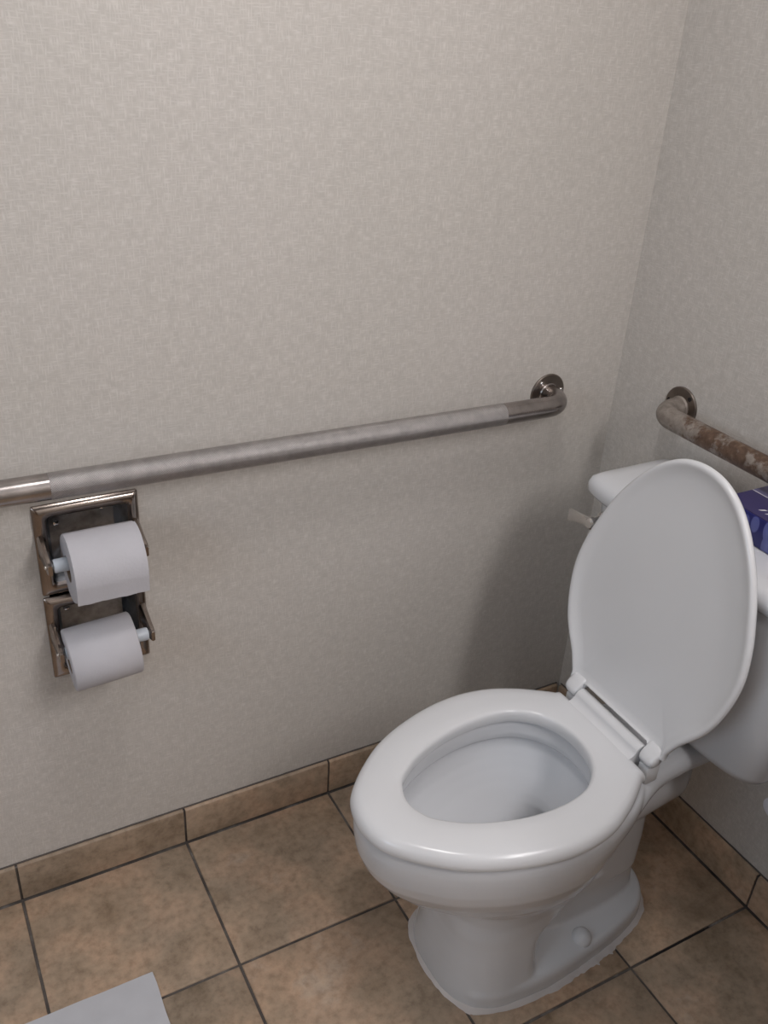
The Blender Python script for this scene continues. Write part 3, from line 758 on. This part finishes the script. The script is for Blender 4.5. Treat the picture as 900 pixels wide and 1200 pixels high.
def roll(label, x0, x1, r, yr, zr, flap, tilt=0.0):
    t_ = thing('toilet_roll', label, 'toilet paper', ((x0 + x1) / 2, yr, zr - r), 'toilet rolls in the holder')
    A = Vector((x0, yr, zr)); ax = Vector((1, 0, tilt)).normalized(); ln = x1 - x0
    rc = 0.0205
    # slightly soft, not perfectly round paper body with a hole
    n = 64; rings = []
    u = ax.orthogonal().normalized(); u = (Vector((0, -1, 0)) - ax * ax.dot(Vector((0, -1, 0)))).normalized(); v = ax.cross(u)
    for rad, h in ((rc, 0.0), (r * 0.6, -0.0008), (r - 0.002, 0.0), (r, 0.002), (r + 0.0004, ln * 0.5), (r, ln - 0.002), (r - 0.002, ln), (r * 0.6, ln + 0.0006), (rc, ln)):
        rings.append([A + ax * h + (u * math.cos(2*math.pi*i/n) + v * math.sin(2*math.pi*i/n)) * (rad + (0.0006 * math.sin(3 * 2*math.pi*i/n + 1) if rad > rc else 0)) for i in range(n)])
    G().loft(rings, closed=True).build('paper_roll', 'paper', t_, angle=50)
    rings = [[A + ax * h + (u * math.cos(2*math.pi*i/32) + v * math.sin(2*math.pi*i/32)) * q for i in range(32)] for q, h in ((rc, 0.0005), (rc, ln - 0.0005), (rc - 0.0012, ln - 0.0005), (rc - 0.0012, 0.0005))]
    G().loft(rings, closed=True).build('cardboard_core', 'core', t_, angle=50)
    if flap:
        # loose end of the paper hanging over the front
        g = G(); prof = []
        for k in range(15):
            a = math.radians(100 - 100 * k / 14); prof.append((yr - (r + 0.0012) * math.cos(a), zr + (r + 0.0012) * math.sin(a)))
        for k in range(1, 9): prof.append((yr - (r + 0.0012) + 0.0005 * k, zr - flap * k / 8))
        vs_, fs_ = [], []; m_ = 12
        for q, (y, z) in enumerate(prof):
            for k in range(m_ + 1):
                x = x0 + 0.0004 + (ln - 0.0008) * k / m_
                dz = 0.0005 * math.sin(k * 2.1) + 0.0004 * math.sin(k * 5.3) if q == len(prof) - 1 else 0
                vs_.append((x, y - (0.0006 if q > 14 else 0), z + dz))
        W = m_ + 1; T = len(vs_)
        vs_ += [(x, y + 0.0009, z) for x, y, z in vs_]
        for q in range(len(prof) - 1):
            for k in range(m_):
                i0 = q * W + k; fs_.append((i0, i0 + 1, i0 + W + 1, i0 + W)); fs_.append((T + i0, T + i0 + W, T + i0 + W + 1, T + i0 + 1))
        for q in range(len(prof) - 1):
            for k in (0, m_):
                i0 = q * W + k; fs_.append((i0, i0 + W, T + i0 + W, T + i0))
        for k in range(m_):
            i0 = (len(prof) - 1) * W + k; fs_.append((i0, i0 + 1, T + i0 + 1, T + i0)); fs_.append((k, k + 1, T + k + 1, T + k))
        g.add(vs_, fs_); g.build('loose_sheet', 'paper', t_, angle=60)
    return t_
def roller(zr, x0, x1, yr, label):
    o = G().lathe((x0, yr, zr), (1, 0, 0), [(0.004, 0.0), (0.004, 0.001), (0.0095, 0.0015), (0.0105, 0.004), (0.0105, 0.035), (0.0092, 0.0355), (0.0092, x1 - x0 - 0.035), (0.0105, x1 - x0 - 0.0345), (0.0105, x1 - x0 - 0.004), (0.0095, x1 - x0 - 0.0015), (0.004, x1 - x0 - 0.001), (0.004, x1 - x0)], 28).build('roller', 'plastic')
    setp(o, label, 'roller', 'rollers of the paper holder')
YR = -0.058
RX0, RX1 = FX0 + 0.0125, FX1 - 0.0125
roller(zr1 - 0.003, RX0, RX1, YR, 'white plastic roller through the upper toilet roll')
roller(zr2 - 0.003, RX0, RX1, YR, 'white plastic roller through the lower toilet roll')
roll('fuller upper toilet roll with its loose end hanging over the front', -1.069, -0.964, 0.0525, YR - 0.004, zr1 - 0.0105, 0.034)
roll('slimmer lower toilet roll on the lower roller', -1.085, -0.982, 0.0495, YR - 0.004, zr2 - 0.0155, 0, 0.055)

# ------------------------------------------------------------------ small things
# white sheet on the floor, corner in view
g = G(); nx, ny = 24, 20; sx0, sx1, sy0, sy1 = -1.46, -1.043, -0.72, -0.250
vs_ = []
for j in range(ny + 1):
    for i in range(nx + 1):
        x = sx0 + (sx1 - sx0) * i / nx; y = sy0 + (sy1 - sy0) * j / ny
        z = 0.0018 + 0.0022 * max(0, noise.noise(Vector((x * 14, y * 9, 2)))) + 0.0014 * max(0, math.sin((x + 0.3 * y) * 60)) ** 6
        e = 0.0015 * noise.noise(Vector((x * 20, y * 20, 9)))
        vs_.append((x + (e if i in (0, nx) else 0), y + (e if j in (0, ny) else 0), z))
T = len(vs_); W = nx + 1; vs_ += [(x, y, z - 0.0012) for x, y, z in vs_]; fs_ = []
for j in range(ny):
    for i in range(nx):
        q = j * W + i; fs_ += [(q, q + 1, q + W + 1, q + W), (T + q, T + q + W, T + q + W + 1, T + q + 1)]
for i in range(nx):
    for q in (i, ny * W + i): fs_.append((q, q + 1, T + q + 1, T + q))
for j in range(ny):
    for q in (j * W, j * W + nx): fs_.append((q, q + W, T + q + W, T + q))
g.add(vs_, fs_)
setp(g.build('paper_sheet', 'sheet', angle=60), 'creased white paper sheet lying on the floor tiles', 'paper')

# water stop valve on the back wall, at the right edge of the picture
t = thing('stop_valve', 'white handled water stop valve on the wall beside the tank', 'valve', (0.0, -0.650, 0.328))
vy, vz = -0.650, 0.328
G().lathe((0, vy, vz), (-1, 0, 0), [(0.026, 0.0), (0.025, 0.003), (0.016, 0.008), (0.009, 0.009), (0.009, 0.05)], 28).build('wall_pipe', 'bright', t)
G().lathe((-0.046, vy, vz), (-1, 0, 0), [(0.012, 0.0), (0.013, 0.006), (0.013, 0.026), (0.008, 0.03), (0.006, 0.042)], 24).build('valve_body', 'bright', t)
g = G(); g.loft([sup(0, 0.017, 0.026, 0, 2.2, 32, 0), sup(0, 0.021, 0.031, 0.003, 2.2, 32, 0), sup(0, 0.021, 0.031, 0.010, 2.2, 32, 0), sup(0, 0.015, 0.024, 0.014, 2.2, 32, 0)])
g.v = [(-0.088 - z, vy + y, vz + x) for x, y, z in g.v]
g.build('valve_handle', 'print_white', t)
